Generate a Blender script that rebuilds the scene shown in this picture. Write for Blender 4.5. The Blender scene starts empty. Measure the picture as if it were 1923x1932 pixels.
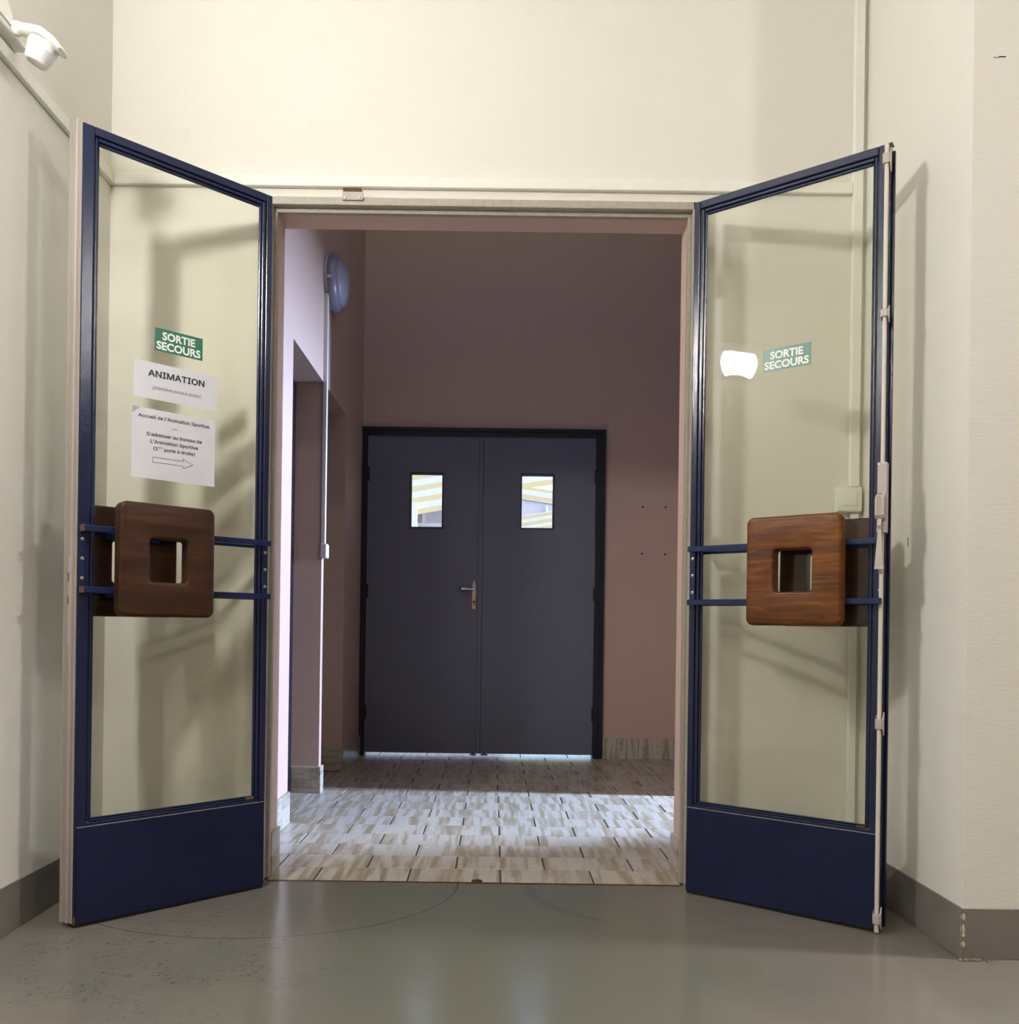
import bpy, bmesh, math, random
from mathutils import Vector, Matrix
random.seed(7)
scn = bpy.context.scene
COL = scn.collection

# ------------------------------------------------------------------ camera
FPX, CX, CY, ROLL = 1548.0, 930.65, 1184.9, 0.0136
cam_d = bpy.data.cameras.new('camera')
cam_d.sensor_fit = 'HORIZONTAL'; cam_d.sensor_width = 36.0
cam_d.lens = FPX / 1923 * 36.0
cam_d.shift_x = (961.5 - CX) / 1923
cam_d.shift_y = (CY - 966.0) / 1923
cam_d.clip_start = 0.02
cam = bpy.data.objects.new('camera', cam_d); COL.objects.link(cam)
cam.matrix_world = Matrix.Translation((-0.0355, -2.6577, 0.8254)) @ Matrix.Rotation(math.pi/2, 4, 'X') @ Matrix.Rotation(ROLL, 4, 'Z')
scn.camera = cam

# ------------------------------------------------------------------ view, sky, lights
scn.view_settings.view_transform = 'Standard'
scn.view_settings.look = 'None'
scn.view_settings.exposure = 0.16
scn.view_settings.gamma = 1.0
scn.view_settings.use_curve_mapping = False
w = bpy.data.worlds.new('sky'); scn.world = w; w.use_nodes = True
wn = w.node_tree; wn.nodes.clear()
sky = wn.nodes.new('ShaderNodeTexSky'); sky.sky_type = 'NISHITA'
sky.sun_disc = False; sky.sun_elevation = math.radians(40); sky.sun_rotation = math.radians(120)
bg = wn.nodes.new('ShaderNodeBackground'); bg.inputs['Strength'].default_value = 0.5
wo = wn.nodes.new('ShaderNodeOutputWorld')
wn.links.new(sky.outputs[0], bg.inputs[0]); wn.links.new(bg.outputs[0], wo.inputs[0])

def area_light(name, loc, target, sx, sy, power, color):
    d = bpy.data.lights.new(name, 'AREA'); d.shape = 'RECTANGLE'; d.size = sx; d.size_y = sy
    d.energy = power; d.color = color
    o = bpy.data.objects.new(name, d); COL.objects.link(o); o.location = loc
    v = Vector(target) - Vector(loc)
    o.rotation_euler = v.to_track_quat('-Z', 'Y').to_euler()
    return o
# daylight coming in through the tall passage window at the far right of the corridor
area_light('window_daylight', (3.95, 1.31, 1.92), (-1.0, 1.31, 0.70), 0.17, 1.36, 740.0, (0.47, 0.64, 1.0))
LAMP_EMIT = 275.0
FAR_EMIT = 440.0
FILL_EMIT = 105.0

# ------------------------------------------------------------------ material helpers
def srgb(r, g, b):
    f = lambda c: (c/255/12.92) if c/255 <= 0.04045 else ((c/255+0.055)/1.055)**2.4
    return (f(r), f(g), f(b), 1.0)

class NT:
    def __init__(s, name):
        s.m = bpy.data.materials.new(name); s.m.use_nodes = True
        s.t = s.m.node_tree; s.t.nodes.clear()
        s.out = s.n('ShaderNodeOutputMaterial')
    def n(s, t, **kw):
        x = s.t.nodes.new(t)
        for k, v in kw.items(): setattr(x, k, v)
        return x
    def l(s, a, b): s.t.links.new(a, b)
    def pos(s, kind='world', scale=(1, 1, 1), loc=(0, 0, 0)):
        if kind == 'world': o = s.n('ShaderNodeNewGeometry').outputs['Position']
        else: o = s.n('ShaderNodeTexCoord').outputs['Object']
        mp = s.n('ShaderNodeMapping'); s.l(o, mp.inputs['Vector'])
        mp.inputs['Scale'].default_value = scale; mp.inputs['Location'].default_value = loc
        return mp.outputs[0]
    def noise(s, vec, scale, detail=4, rough=0.55, dist=0.0):
        x = s.n('ShaderNodeTexNoise'); s.l(vec, x.inputs['Vector'])
        x.inputs['Scale'].default_value = scale; x.inputs['Detail'].default_value = detail
        x.inputs['Roughness'].default_value = rough; x.inputs['Distortion'].default_value = dist
        return x.outputs['Fac']
    def ramp(s, fac, stops):
        x = s.n('ShaderNodeValToRGB'); s.l(fac, x.inputs[0]); e = x.color_ramp.elements
        while len(e) > 1: e.remove(e[-1])
        e[0].position = stops[0][0]; e[0].color = stops[0][1]
        for p, c in stops[1:]:
            k = e.new(p); k.color = c
        return x.outputs[0]
    def mixc(s, fac, a, b, mode='MIX'):
        x = s.n('ShaderNodeMix', data_type='RGBA', blend_type=mode)
        if isinstance(fac, (int, float)): x.inputs[0].default_value = fac
        else: s.l(fac, x.inputs[0])
        for i, v in ((6, a), (7, b)):
            if isinstance(v, tuple): x.inputs[i].default_value = v
            else: s.l(v, x.inputs[i])
        return x.outputs[2]
    def math(s, op, a, b=None, c=None, clamp=False):
        x = s.n('ShaderNodeMath', operation=op); x.use_clamp = clamp
        for i, v in enumerate((a, b, c)):
            if v is None: continue
            if isinstance(v, (int, float)): x.inputs[i].default_value = v
            else: s.l(v, x.inputs[i])
        return x.outputs[0]
    def bump(s, h, strength, dist, normal=None):
        x = s.n('ShaderNodeBump'); s.l(h, x.inputs['Height'])
        x.inputs['Strength'].default_value = strength; x.inputs['Distance'].default_value = dist
        if normal is not None: s.l(normal, x.inputs['Normal'])
        return x.outputs[0]
    def bsdf(s, color, rough=0.5, metal=0.0, normal=None, coat=0.0, spec=0.5, emit=None, es=0.0, coat_rough=0.05):
        b = s.n('ShaderNodeBsdfPrincipled')
        def put(k, v):
            if isinstance(v, (int, float, tuple)): b.inputs[k].default_value = v
            else: s.l(v, b.inputs[k])
        put('Base Color', color); put('Roughness', rough); put('Metallic', metal)
        put('Coat Weight', coat); put('Specular IOR Level', spec); put('Coat Roughness', coat_rough)
        if normal is not None: s.l(normal, b.inputs['Normal'])
        if emit is not None: put('Emission Color', emit); put('Emission Strength', es)
        s.l(b.outputs[0], s.out.inputs[0])
        return s.m
K = (0, 0, 0, 1); WH = (1, 1, 1, 1)

def plain(name, c, rough=0.5, metal=0.0, var=0.06, vs=30, bump=0.0, bs=200, coat=0.0, spec=0.5):
    t = NT(name); v = t.pos('object')
    f = t.noise(v, vs, 5)
    lo = tuple(x*(1-var) for x in c[:3])+(1,); hi = tuple(min(1, x*(1+var)) for x in c[:3])+(1,)
    col = t.ramp(f, [(0.3, lo), (0.7, hi)])
    nrm = t.bump(t.noise(v, bs, 3), bump, 0.001) if bump else None
    return t.bsdf(col, rough, metal, nrm, coat, spec)

def wallpaper(name, c, stain=None):
    """ribbed glass-fibre wallpaper under cream paint"""
    t = NT(name); v = t.pos('world')
    wob = t.noise(t.pos('world', (1, 1, 0.5)), 22, 3)
    sep = t.n('ShaderNodeSeparateXYZ'); t.l(v, sep.inputs[0])
    ph = t.math('MULTIPLY', sep.outputs[2], 2*math.pi/0.0044)
    ph = t.math('ADD', ph, t.math('MULTIPLY', wob, 9.0))
    rib = t.math('SINE', ph)
    weave = t.noise(t.pos('world', (1, 1, 0.45)), 420, 2)
    h = t.math('ADD', t.math('MULTIPLY', rib, 0.35), t.math('MULTIPLY', weave, 1.5))
    nrm = t.bump(h, 0.30, 0.0011)
    big = t.noise(v, 1.6, 4)
    a = tuple(x*0.95 for x in c[:3])+(1,)
    col = t.mixc(big, a, c)
    dirt = t.ramp(t.noise(v, 7, 6, 0.7), [(0.62, K), (0.8, WH)])
    d = tuple(x*m for x, m in zip(c[:3], (0.93, 0.9, 0.82)))+(1,)
    col = t.mixc(dirt, col, d)
    return t.bsdf(col, 0.62, 0, nrm, spec=0.35)

def roughcast(name, c, bump=0.45, scale=260):
    t = NT(name); v = t.pos('world')
    nrm = t.bump(t.noise(v, scale, 4, 0.6), bump, 0.0012)
    col = t.mixc(t.noise(v, 2.2, 5), tuple(x*0.93 for x in c[:3])+(1,), c)
    return t.bsdf(col, 0.65, 0, nrm, spec=0.3)

def enamel(name, c, chips=True):
    """glossy brush-marked blue paint over orange primer and bare metal"""
    t = NT(name); v = t.pos('object')
    n1 = t.noise(v, 330, 3, 0.5)
    drip = t.noise(t.pos('object', (1, 1, 0.25)), 90, 3)
    nrm = t.bump(t.math('ADD', n1, drip), 0.30, 0.0011)
    col = t.mixc(t.noise(v, 6, 4), tuple(x*0.86 for x in c[:3])+(1,), c)
    if chips:
        patch = t.ramp(t.noise(v, 5.0, 3), [(0.52, K), (0.62, WH)])
        f = t.noise(t.pos('object', (1, 1, 0.5)), 130, 5, 0.7)
        ch = t.math('MULTIPLY', t.ramp(f, [(0.66, K), (0.69, WH)]), patch)
        which = t.ramp(t.noise(v, 40, 2), [(0.45, srgb(150, 70, 30)), (0.55, srgb(120, 120, 125))])
        col = t.mixc(ch, col, which)
    return t.bsdf(col, 0.12, 0, nrm, spec=0.5)

def wood(name, c1, c2, c3, coat=0.2):
    t = NT(name)
    v = t.pos('object', (1.0, 1.0, 1.0))
    g = t.noise(t.pos('object', (1.5, 6, 15)), 3.2, 6, 0.6, 1.3)
    fine = t.noise(t.pos('object', (9, 30, 140)), 5.0, 4, 0.6, 0.3)
    band = t.noise(t.pos('object', (1.3, 3, 9)), 3.0, 3, 0.5, 1.2)
    col = t.ramp(g, [(0.32, c1), (0.5, c2), (0.68, c3)])
    col = t.mixc(t.math('MULTIPLY', t.ramp(fine, [(0.45, K), (0.7, WH)]), 0.35), col, c1)
    col = t.mixc(t.math('MULTIPLY', t.ramp(band, [(0.4, WH), (0.62, K)]), 0.55), col, c1)
    scr = t.ramp(t.noise(t.pos('object', (1, 1, 3)), 60, 6, 0.8), [(0.74, K), (0.78, WH)])
    col = t.mixc(t.math('MULTIPLY', scr, 0.35), col, srgb(190, 160, 130))
    nrm = t.bump(fine, 0.04, 0.001)
    return t.bsdf(col, 0.45, 0, nrm, coat=coat, coat_rough=0.2, spec=0.28)

def tile_mat(name, along=0):
    """cream tile with wavy brown streaks; per-tile shift"""
    t = NT(name)
    tc = t.n('ShaderNodeTexCoord').outputs['Object']
    rnd = t.n('ShaderNodeObjectInfo').outputs['Random']
    off = t.n('ShaderNodeCombineXYZ'); t.l(t.math('MULTIPLY', rnd, 7.3), off.inputs[0]); t.l(t.math('MULTIPLY', rnd, 3.1), off.inputs[1]); t.l(t.math('MULTIPLY', rnd, 1.7), off.inputs[2])
    add = t.n('ShaderNodeVectorMath', operation='ADD'); t.l(tc, add.inputs[0]); t.l(off.outputs[0], add.inputs[1])
    sc1 = {0: (30, 2.4, 2.4), 1: (2.4, 30, 2.4), 2: (4, 4, 26)}[along]
    sc2 = {0: (40, 190, 60), 1: (190, 40, 60), 2: (70, 70, 40)}[along]
    m2 = t.n('ShaderNodeMapping'); t.l(add.outputs[0], m2.inputs[0]); m2.inputs['Scale'].default_value = sc2
    jag = t.noise(m2.outputs[0], 1.0, 4, 0.65)
    m1 = t.n('ShaderNodeMapping'); t.l(add.outputs[0], m1.inputs[0]); m1.inputs['Scale'].default_value = sc1
    st = t.noise(m1.outputs[0], 1.3, 3, 0.5)
    f = t.math('ADD', st, t.math('MULTIPLY', t.math('SUBTRACT', jag, 0.5), 0.34))
    col = t.ramp(f, [(0.34, srgb(148, 132, 108)), (0.47, srgb(166, 154, 134)), (0.57, srgb(188, 180, 168)), (0.72, srgb(176, 166, 151))])
    nrm = t.bump(jag, 0.12, 0.0006)
    return t.bsdf(col, 0.30, 0, nrm, spec=0.5)

def floor_mat():
    """worn grey-green floor paint with scuffs, stains and the arc the door has scraped"""
    t = NT('grey_floor_paint'); v = t.pos('world')
    base = t.ramp(t.noise(v, 1.7, 5, 0.6, 0.4), [(0.3, srgb(95, 96, 90)), (0.5, srgb(105, 102, 96)), (0.7, srgb(112, 105, 100))])
    strk = t.noise(t.pos('world', (1.2, 9, 1)), 3.0, 5, 0.6)
    sp0 = t.n('ShaderNodeSeparateXYZ'); t.l(v, sp0.inputs[0])
    wx = t.math('ABSOLUTE', t.math('ADD', sp0.outputs[0], 0.02))
    wx = t.math('ADD', wx, t.math('MULTIPLY', t.math('SUBTRACT', t.noise(v, 2.4, 5, 0.6), 0.5), 0.9))
    worn = t.ramp(wx, [(0.45, WH), (0.75, K)])
    base = t.mixc(t.math('MULTIPLY', worn, 0.75), t.mixc(0.6, base, srgb(119, 110, 104)), srgb(95, 97, 86))
    blu = t.ramp(t.noise(v, 3.4, 4, 0.55, 0.5), [(0.54, K), (0.66, WH)])
    base = t.mixc(t.math('MULTIPLY', blu, 0.4), base, srgb(92, 98, 98))
    base = t.mixc(t.math('MULTIPLY', t.ramp(strk, [(0.4, K), (0.8, WH)]), 0.35), base, srgb(95, 100, 96))
    # short dark scuffs, mostly on the left where people turn
    sep = t.n('ShaderNodeSeparateXYZ'); t.l(v, sep.inputs[0])
    X, Y = sep.outputs[0], sep.outputs[1]
    sv = t.n('ShaderNodeTexNoise'); t.l(t.pos('world', (1, 2.4, 1)), sv.inputs['Vector']); sv.inputs['Scale'].default_value = 62; sv.inputs['Detail'].default_value = 3; sv.inputs['Distortion'].default_value = 1.2
    scuff = t.ramp(sv.outputs['Fac'], [(0.60, K), (0.63, WH)])
    dx = t.math('ADD', X, 0.85); dy = t.math('ADD', Y, 0.62)
    d = t.math('SQRT', t.math('ADD', t.math('MULTIPLY', dx, dx), t.math('MULTIPLY', t.math('MULTIPLY', dy, dy), 1.6)))
    near = t.math('MULTIPLY', t.math('SUBTRACT', 1.0, t.math('MULTIPLY', d, 1.55), clamp=True), 1.7, clamp=True)
    near = t.math('MULTIPLY', near, t.ramp(t.noise(v, 9, 3), [(0.44, K), (0.52, WH)]))
    base = t.mixc(t.math('MULTIPLY', scuff, t.math('MULTIPLY', near, 0.9)), base, srgb(62, 62, 62))
    teal = t.math('MULTIPLY', t.ramp(t.noise(v, 8, 4), [(0.56, K), (0.7, WH)]), t.math('MULTIPLY', near, 0.5))
    base = t.mixc(teal, base, srgb(82, 96, 92))
    s2 = t.noise(t.pos('world', (14, 55, 1), (3, 1, 0)), 1.6, 3, 0.6, 2.0)
    base = t.mixc(t.math('MULTIPLY', t.ramp(s2, [(0.735, K), (0.76, WH)]), 0.3), base, srgb(72, 70, 64))
    grain = t.noise(v, 420, 2)
    base = t.mixc(t.math('MULTIPLY', grain, 0.25), base, srgb(140, 132, 118))
    # arcs scraped by the two leaves: a crisp one on the left, a bundle of faint ones on the right
    def ring(cx, cy, r, wd, amt, col, xm, xs):
        ex = t.math('SUBTRACT', X, cx); ey = t.math('DIVIDE', t.math('SUBTRACT', Y, cy), 0.776)
        rr = t.math('SQRT', t.math('ADD', t.math('MULTIPLY', ex, ex), t.math('MULTIPLY', ey, ey)))
        rr = t.math('ADD', rr, t.math('MULTIPLY', t.math('SUBTRACT', t.noise(v, 14, 2), 0.5), 0.004))
        line = t.math('SUBTRACT', 1.0, t.math('DIVIDE', t.math('ABSOLUTE', t.math('SUBTRACT', rr, r)), wd), clamp=True)
        side = t.math('GREATER_THAN', t.math('MULTIPLY', t.math('SUBTRACT', X, xm), xs), 0.0)
        return t.math('MULTIPLY', t.math('MULTIPLY', line, side), amt), col
    for a in (ring(-0.745, -0.03, 0.608, 0.0024, 0.9, srgb(44, 44, 42), -1.12, 1),
              ring(-0.745, -0.03, 0.606, 0.007, 0.35, srgb(70, 78, 76), -1.0, 1),
              ring(0.58, -0.03, 0.49, 0.022, 0.30, srgb(78, 80, 80), 0.30, -1),
              ring(0.58, -0.03, 0.515, 0.0020, 0.55, srgb(66, 64, 62), 0.17, -1),
              ring(0.58, -0.03, 0.497, 0.0018, 0.45, srgb(66, 64, 62), 0.19, -1),
              ring(0.58, -0.03, 0.475, 0.0018, 0.45, srgb(66, 64, 62), 0.24, -1),
              ring(0.58, -0.03, 0.455, 0.0015, 0.35, srgb(66, 64, 62), 0.24, -1)):
        base = t.mixc(a[0], base, a[1])
    rg = t.ramp(t.noise(v, 5, 5, 0.65), [(0.3, (0.13, 0.13, 0.13, 1)), (0.7, (0.22, 0.22, 0.22, 1))])
    nrm = t.bump(t.noise(v, 60, 4), 0.05, 0.001)
    return t.bsdf(base, rg, 0, nrm, spec=0.5)

def glass_mat(name, tint, refl=1.0):
    t = NT(name)
    tr = t.n('ShaderNodeBsdfTransparent'); tr.inputs[0].default_value = tint
    gl = t.n('ShaderNodeBsdfGlossy'); gl.inputs['Roughness'].default_value = 0.0
    lw = t.n('ShaderNodeLayerWeight'); lw.inputs[0].default_value = 0.5
    fr5 = t.math('ADD', 0.04, t.math('MULTIPLY', t.math('POWER', lw.outputs['Facing'], 5.0), 0.96))
    mx = t.n('ShaderNodeMixShader'); t.l(t.math('MULTIPLY', fr5, refl), mx.inputs[0])
    t.l(tr.outputs[0], mx.inputs[1]); t.l(gl.outputs[0], mx.inputs[2]); t.l(mx.outputs[0], t.out.inputs[0])
    return t.m

def emit_mat(name, c, s):
    t = NT(name); return t.bsdf((0.9, 0.9, 0.9, 1), 0.4, emit=c, es=s)

CREAM = (0.785, 0.765, 0.70, 1)
M = dict(
    cream=wallpaper('cream_wallpaper', CREAM),
    plinth=plain('grey_plinth_paint', srgb(118, 112, 106), 0.55, var=0.10, vs=12, bump=0.5, bs=170),
    ceiling=plain('white_ceiling_paint', (0.80, 0.78, 0.72, 1), 0.7),
    pink=roughcast('pink_corridor_paint', srgb(198, 169, 155)),
    pale_pink=roughcast('pale_pink_reveal_paint', srgb(214, 184, 166)),
    trunk=plain('cream_plastic', (0.81, 0.80, 0.74, 1), 0.4, var=0.02),
    frame_paint=plain('grey_beige_frame_paint', srgb(168, 160, 146), 0.32, var=0.10, vs=60, bump=0.9, bs=240),
    stile_paint=plain('grey_stile_paint', srgb(160, 151, 142), 0.42, var=0.02, vs=14, bump=0.15, bs=200),
    blue=enamel('blue_enamel', (0.0095, 0.0158, 0.052, 1)),
    bar_blue=enamel('bar_blue_enamel', (0.0095, 0.0185, 0.075, 1)),
    panel_blue=plain('blue_panel_paint', (0.0062, 0.0105, 0.038, 1), 0.5, var=0.18, vs=9, bump=0.35, bs=420, spec=0.25),
    worn_edge=plain('worn_paint_edge', srgb(128, 118, 118), 0.5, var=0.25, vs=80),
    rust=plain('bare_rusty_steel', srgb(88, 58, 40), 0.75, var=0.4, vs=160, bump=0.7, bs=400),
    glass=glass_mat('door_glass', (0.972, 0.974, 0.938, 1), 0.62),
    clear=glass_mat('vision_panel_glass', (0.98, 0.98, 0.99, 1), 0.6),
    wood_shaded=wood('shaded_mahogany', srgb(38, 19, 9), srgb(62, 33, 16), srgb(76, 43, 21), 0.04),  # shaded copy of the one mahogany: shade put into the colour
    wood_lit=wood('lit_mahogany', srgb(66, 32, 4), srgb(110, 61, 5), srgb(140, 86, 9), 0.06),  # lit copy of the same mahogany: lamplight put into the colour
    screw=plain('steel_screw', srgb(178, 172, 160), 0.35, 0.8, var=0.15, vs=200),
    dark=plain('dark_recess', (0.012, 0.011, 0.010, 1), 0.8),
    green=plain('green_sticker_vinyl', srgb(24, 104, 76), 0.35, var=0.03),
    white_ink=plain('white_print', (0.85, 0.85, 0.83, 1), 0.5, var=0.01),
    ink=plain('black_print', srgb(46, 44, 48), 0.6, var=0.02),
    grey_ink=plain('grey_print', srgb(112, 110, 116), 0.6, var=0.02),
    paper=plain('white_paper', (0.66, 0.66, 0.70, 1), 0.75, var=0.02, vs=14),
    bolt=plain('grey_bolt_paint', srgb(176, 168, 160), 0.42, var=0.04),
    bolt_rod=plain('pale_bolt_rod_paint', srgb(206, 200, 186), 0.4, var=0.05),
    plastic=plain('white_plastic', (0.86, 0.85, 0.80, 1), 0.32, var=0.01),
    lens=plain('frosted_lens_plastic', srgb(214, 214, 218), 0.25, var=0.02),
    grey_door=plain('grey_metal_door_paint', srgb(101, 102, 119), 0.42, var=0.06, vs=90, bump=0.35, bs=650),
    door_trim=plain('dark_door_trim', srgb(58, 56, 66), 0.45, var=0.05),
    navy=plain('navy_frame_paint', srgb(17, 20, 36), 0.35, var=0.15, vs=30, bump=0.4, bs=160),
    chrome=plain('chrome', srgb(215, 215, 220), 0.12, 1.0, var=0.02),
    brass=plain('tarnished_brass', srgb(120, 92, 52), 0.4, 0.8, var=0.3, vs=160),
    tile=tile_mat('streaked_tile', 0), tile_h=tile_mat('streaked_skirting_tile', 2), tile_v=tile_mat('streaked_upright_skirting_tile', 0),
    grout=plain('dark_grout', srgb(64, 58, 52), 0.9, var=0.12),
    floor=floor_mat(),
    conduit=plain('white_conduit', srgb(205, 196, 194), 0.45, var=0.03),
    lamp_grey=plain('grey_lamp_rim', srgb(122, 118, 130), 0.32, var=0.03),
    opal=plain('opal_lamp_dome', srgb(140, 134, 146), 0.45, var=0.02),
    lamp_on=emit_mat('lit_opal_glass', (1.0, 0.985, 0.955, 1), LAMP_EMIT),
    lamp_far=emit_mat('lit_opal_glass_far', (1.0, 0.985, 0.955, 1), FAR_EMIT),
    fill_on=emit_mat('fill_tube_glow', (1.0, 0.985, 0.955, 1), FILL_EMIT),
    chip=plain('chipped_plaster', srgb(205, 196, 170), 0.8, var=0.2, vs=60),
    crumb=plain('crumbled_plaster', srgb(112, 100, 76), 0.9, var=0.5, vs=140, bump=1.0, bs=220),
    canvas=plain('white_canvas', (0.86, 0.87, 0.92, 1), 0.7, var=0.03),
    yellow=plain('yellow_canvas', (0.80, 0.67, 0.36, 1), 0.7, var=0.03),
    render=plain('pale_grey_render', (0.66, 0.66, 0.72, 1), 0.8, var=0.05),
    yard=plain('pale_yard_concrete', (0.62, 0.61, 0.60, 1), 0.8, var=0.1, vs=6),
    brown_wall=plain('brown_wall_paint', srgb(112, 92, 74), 0.6),
    mauve=roughcast('mauve_pier_paint', srgb(176, 148, 146), 0.6, 200),
)

# ------------------------------------------------------------------ mesh helpers
def box(bm, x0, x1, y0, y1, z0, z1, bev=0.0, seg=1):
    vs = [bm.verts.new((x, y, z)) for x in (x0, x1) for y in (y0, y1) for z in (z0, z1)]
    a, b, c, d, e, f, g, h = vs   # 000 001 010 011 100 101 110 111
    fs = [bm.faces.new(q) for q in ((a, b, d, c), (e, g, h, f), (a, e, f, b), (c, d, h, g), (a, c, g, e), (b, f, h, d))]
    bmesh.ops.recalc_face_normals(bm, faces=fs)
    if bev > 0:
        es = list({e_ for f_ in fs for e_ in f_.edges})
        bmesh.ops.bevel(bm, geom=es, offset=bev, segments=seg, profile=0.5, affect='EDGES')

def prism(bm, pts, axis, a0, a1):
    """extrude polygon pts (2-D) along axis from a0 to a1"""
    def P(p, a):
        return {'x': (a, p[0], p[1]), 'y': (p[0], a, p[1]), 'z': (p[0], p[1], a)}[axis]
    A = [bm.verts.new(P(p, a0)) for p in pts]; B = [bm.verts.new(P(p, a1)) for p in pts]
    fs = [bm.faces.new(A), bm.faces.new(B[::-1])]
    n = len(pts)
    for i in range(n):
        fs.append(bm.faces.new((A[i], B[i], B[(i+1) % n], A[(i+1) % n])))
    bmesh.ops.recalc_face_normals(bm, faces=fs)

def lathe(bm, prof, n=32, axis='z', centre=(0, 0, 0), closed=True):
    """profile of (radius, height) turned about an axis"""
    rings = []
    for r, h in prof:
        if r < 1e-6:
            rings.append([None]); continue
        rings.append([(r*math.cos(2*math.pi*i/n), r*math.sin(2*math.pi*i/n), h) for i in range(n)])
    def tr(p):
        x, y, z = p
        q = {'z': (x, y, z), 'x': (z, x, y), 'y': (x, z, y)}[axis]
        return (q[0]+centre[0], q[1]+centre[1], q[2]+centre[2])
    R = []
    for (r, h), ring in zip(prof, rings):
        if ring == [None]: R.append([bm.verts.new(tr((0, 0, h)))])
        else: R.append([bm.verts.new(tr(p)) for p in ring])
    fs = []
    for a, b in zip(R, R[1:]):
        for i in range(n):
            j = (i+1) % n
            if len(a) == 1 and len(b) == 1: continue
            if len(a) == 1: fs.append(bm.faces.new((a[0], b[i], b[j])))
            elif len(b) == 1: fs.append(bm.faces.new((a[i], b[0], a[j])))
            else: fs.append(bm.faces.new((a[i], b[i], b[j], a[j])))
    if closed:
        for r in (R[0], R[-1]):
            if len(r) > 1: fs.append(bm.faces.new(r))
    bmesh.ops.recalc_face_normals(bm, faces=fs)

def tube(bm, pts, rad, n=12):
    """round tube through points, radius per point"""
    pts = [Vector(p) for p in pts]
    if not isinstance(rad, (list, tuple)): rad = [rad]*len(pts)
    R = []
    for i, p in enumerate(pts):
        d = (pts[min(i+1, len(pts)-1)] - pts[max(i-1, 0)]).normalized()
        a = d.orthogonal().normalized() if i == 0 else (prev - d*prev.dot(d)).normalized()
        prev = a; b = d.cross(a)
        R.append([bm.verts.new(p + (a*math.cos(2*math.pi*k/n) + b*math.sin(2*math.pi*k/n))*rad[i]) for k in range(n)])
    fs = [bm.faces.new(R[0]), bm.faces.new(R[-1])]
    for A, B in zip(R, R[1:]):
        for k in range(n):
            fs.append(bm.faces.new((A[k], B[k], B[(k+1) % n], A[(k+1) % n])))
    bmesh.ops.recalc_face_normals(bm, faces=fs)

def rrect(w, h, r, k=5):
    out = []
    for cx, cy, a0 in ((w/2-r, h/2-r, 0), (-w/2+r, h/2-r, 90), (-w/2+r, -h/2+r, 180), (w/2-r, -h/2+r, 270)):
        for i in range(k+1):
            a = math.radians(a0 + 90*i/k)
            out.append((cx + r*math.cos(a), cy + r*math.sin(a)))
    return out

def link(name, bm, mat, parent=None, smooth=False, loc=None):
    me = bpy.data.meshes.new(name); bm.to_mesh(me); bm.free()
    for m in (mat if isinstance(mat, (list, tuple)) else [mat]): me.materials.append(m)
    if smooth:
        for p in me.polygons: p.use_smooth = True
        try: me.set_sharp_from_angle(angle=math.radians(40))
        except Exception: pass
    o = bpy.data.objects.new(name, me); COL.objects.link(o)
    if parent is not None: o.parent = parent
    if loc is not None: o.location = loc
    return o

def B(name, mat, parent, *boxes, bev=0.0, smooth=False, seg=1):
    bm = bmesh.new()
    for b in boxes: box(bm, *b, bev=bev, seg=seg)
    return link(name, bm, mat, parent, smooth)

def tag(o, label, cat=None, kind=None, group=None):
    o['label'] = label
    if cat: o['category'] = cat
    if kind: o['kind'] = kind
    if group: o['group'] = group
    return o

def empty(name, loc, rz=0.0):
    o = bpy.data.objects.new(name, None); COL.objects.link(o)
    o.location = loc; o.rotation_euler = (0, 0, rz); o.empty_display_size = 0.1
    return o

FONT = None
try:
    import os
    fp = os.path.join(bpy.utils.resource_path('LOCAL'), 'datafiles', 'fonts', 'Inter.woff2')
    if os.path.exists(fp): FONT = bpy.data.fonts.load(fp)
except Exception:
    FONT = None
def text_mesh(bm, s, x0, x1, z0, cap, fx, y, weight=0.0, shear=0.0, font=True):
    """flat lettering fitted between x0..x1, baseline z0, cap height cap; fx maps reading-direction x to local x"""
    c = bpy.data.curves.new('lettering', 'FONT'); c.body = s; c.size = 1.0; c.offset = weight; c.shear = shear
    if FONT is not None and font: c.font = FONT
    c.resolution_u = 3; c.fill_mode = 'BOTH'
    o = bpy.data.objects.new('lettering', c); COL.objects.link(o)
    dg = bpy.context.evaluated_depsgraph_get(); dg.update()
    me = bpy.data.meshes.new_from_object(o.evaluated_get(dg))
    bpy.data.objects.remove(o); bpy.data.curves.remove(c)
    xs = [v.co.x for v in me.vertices]; a, b = min(xs), max(xs)
    sx = (x1-x0)/(b-a); sz = cap/0.729
    vs = [bm.verts.new((fx(x0 + (v.co.x-a)*sx), y, z0 + v.co.y*sz)) for v in me.vertices]
    for p in me.polygons:
        try: bm.faces.new([vs[i] for i in p.vertices])
        except ValueError: pass
    bpy.data.meshes.remove(me)

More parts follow.
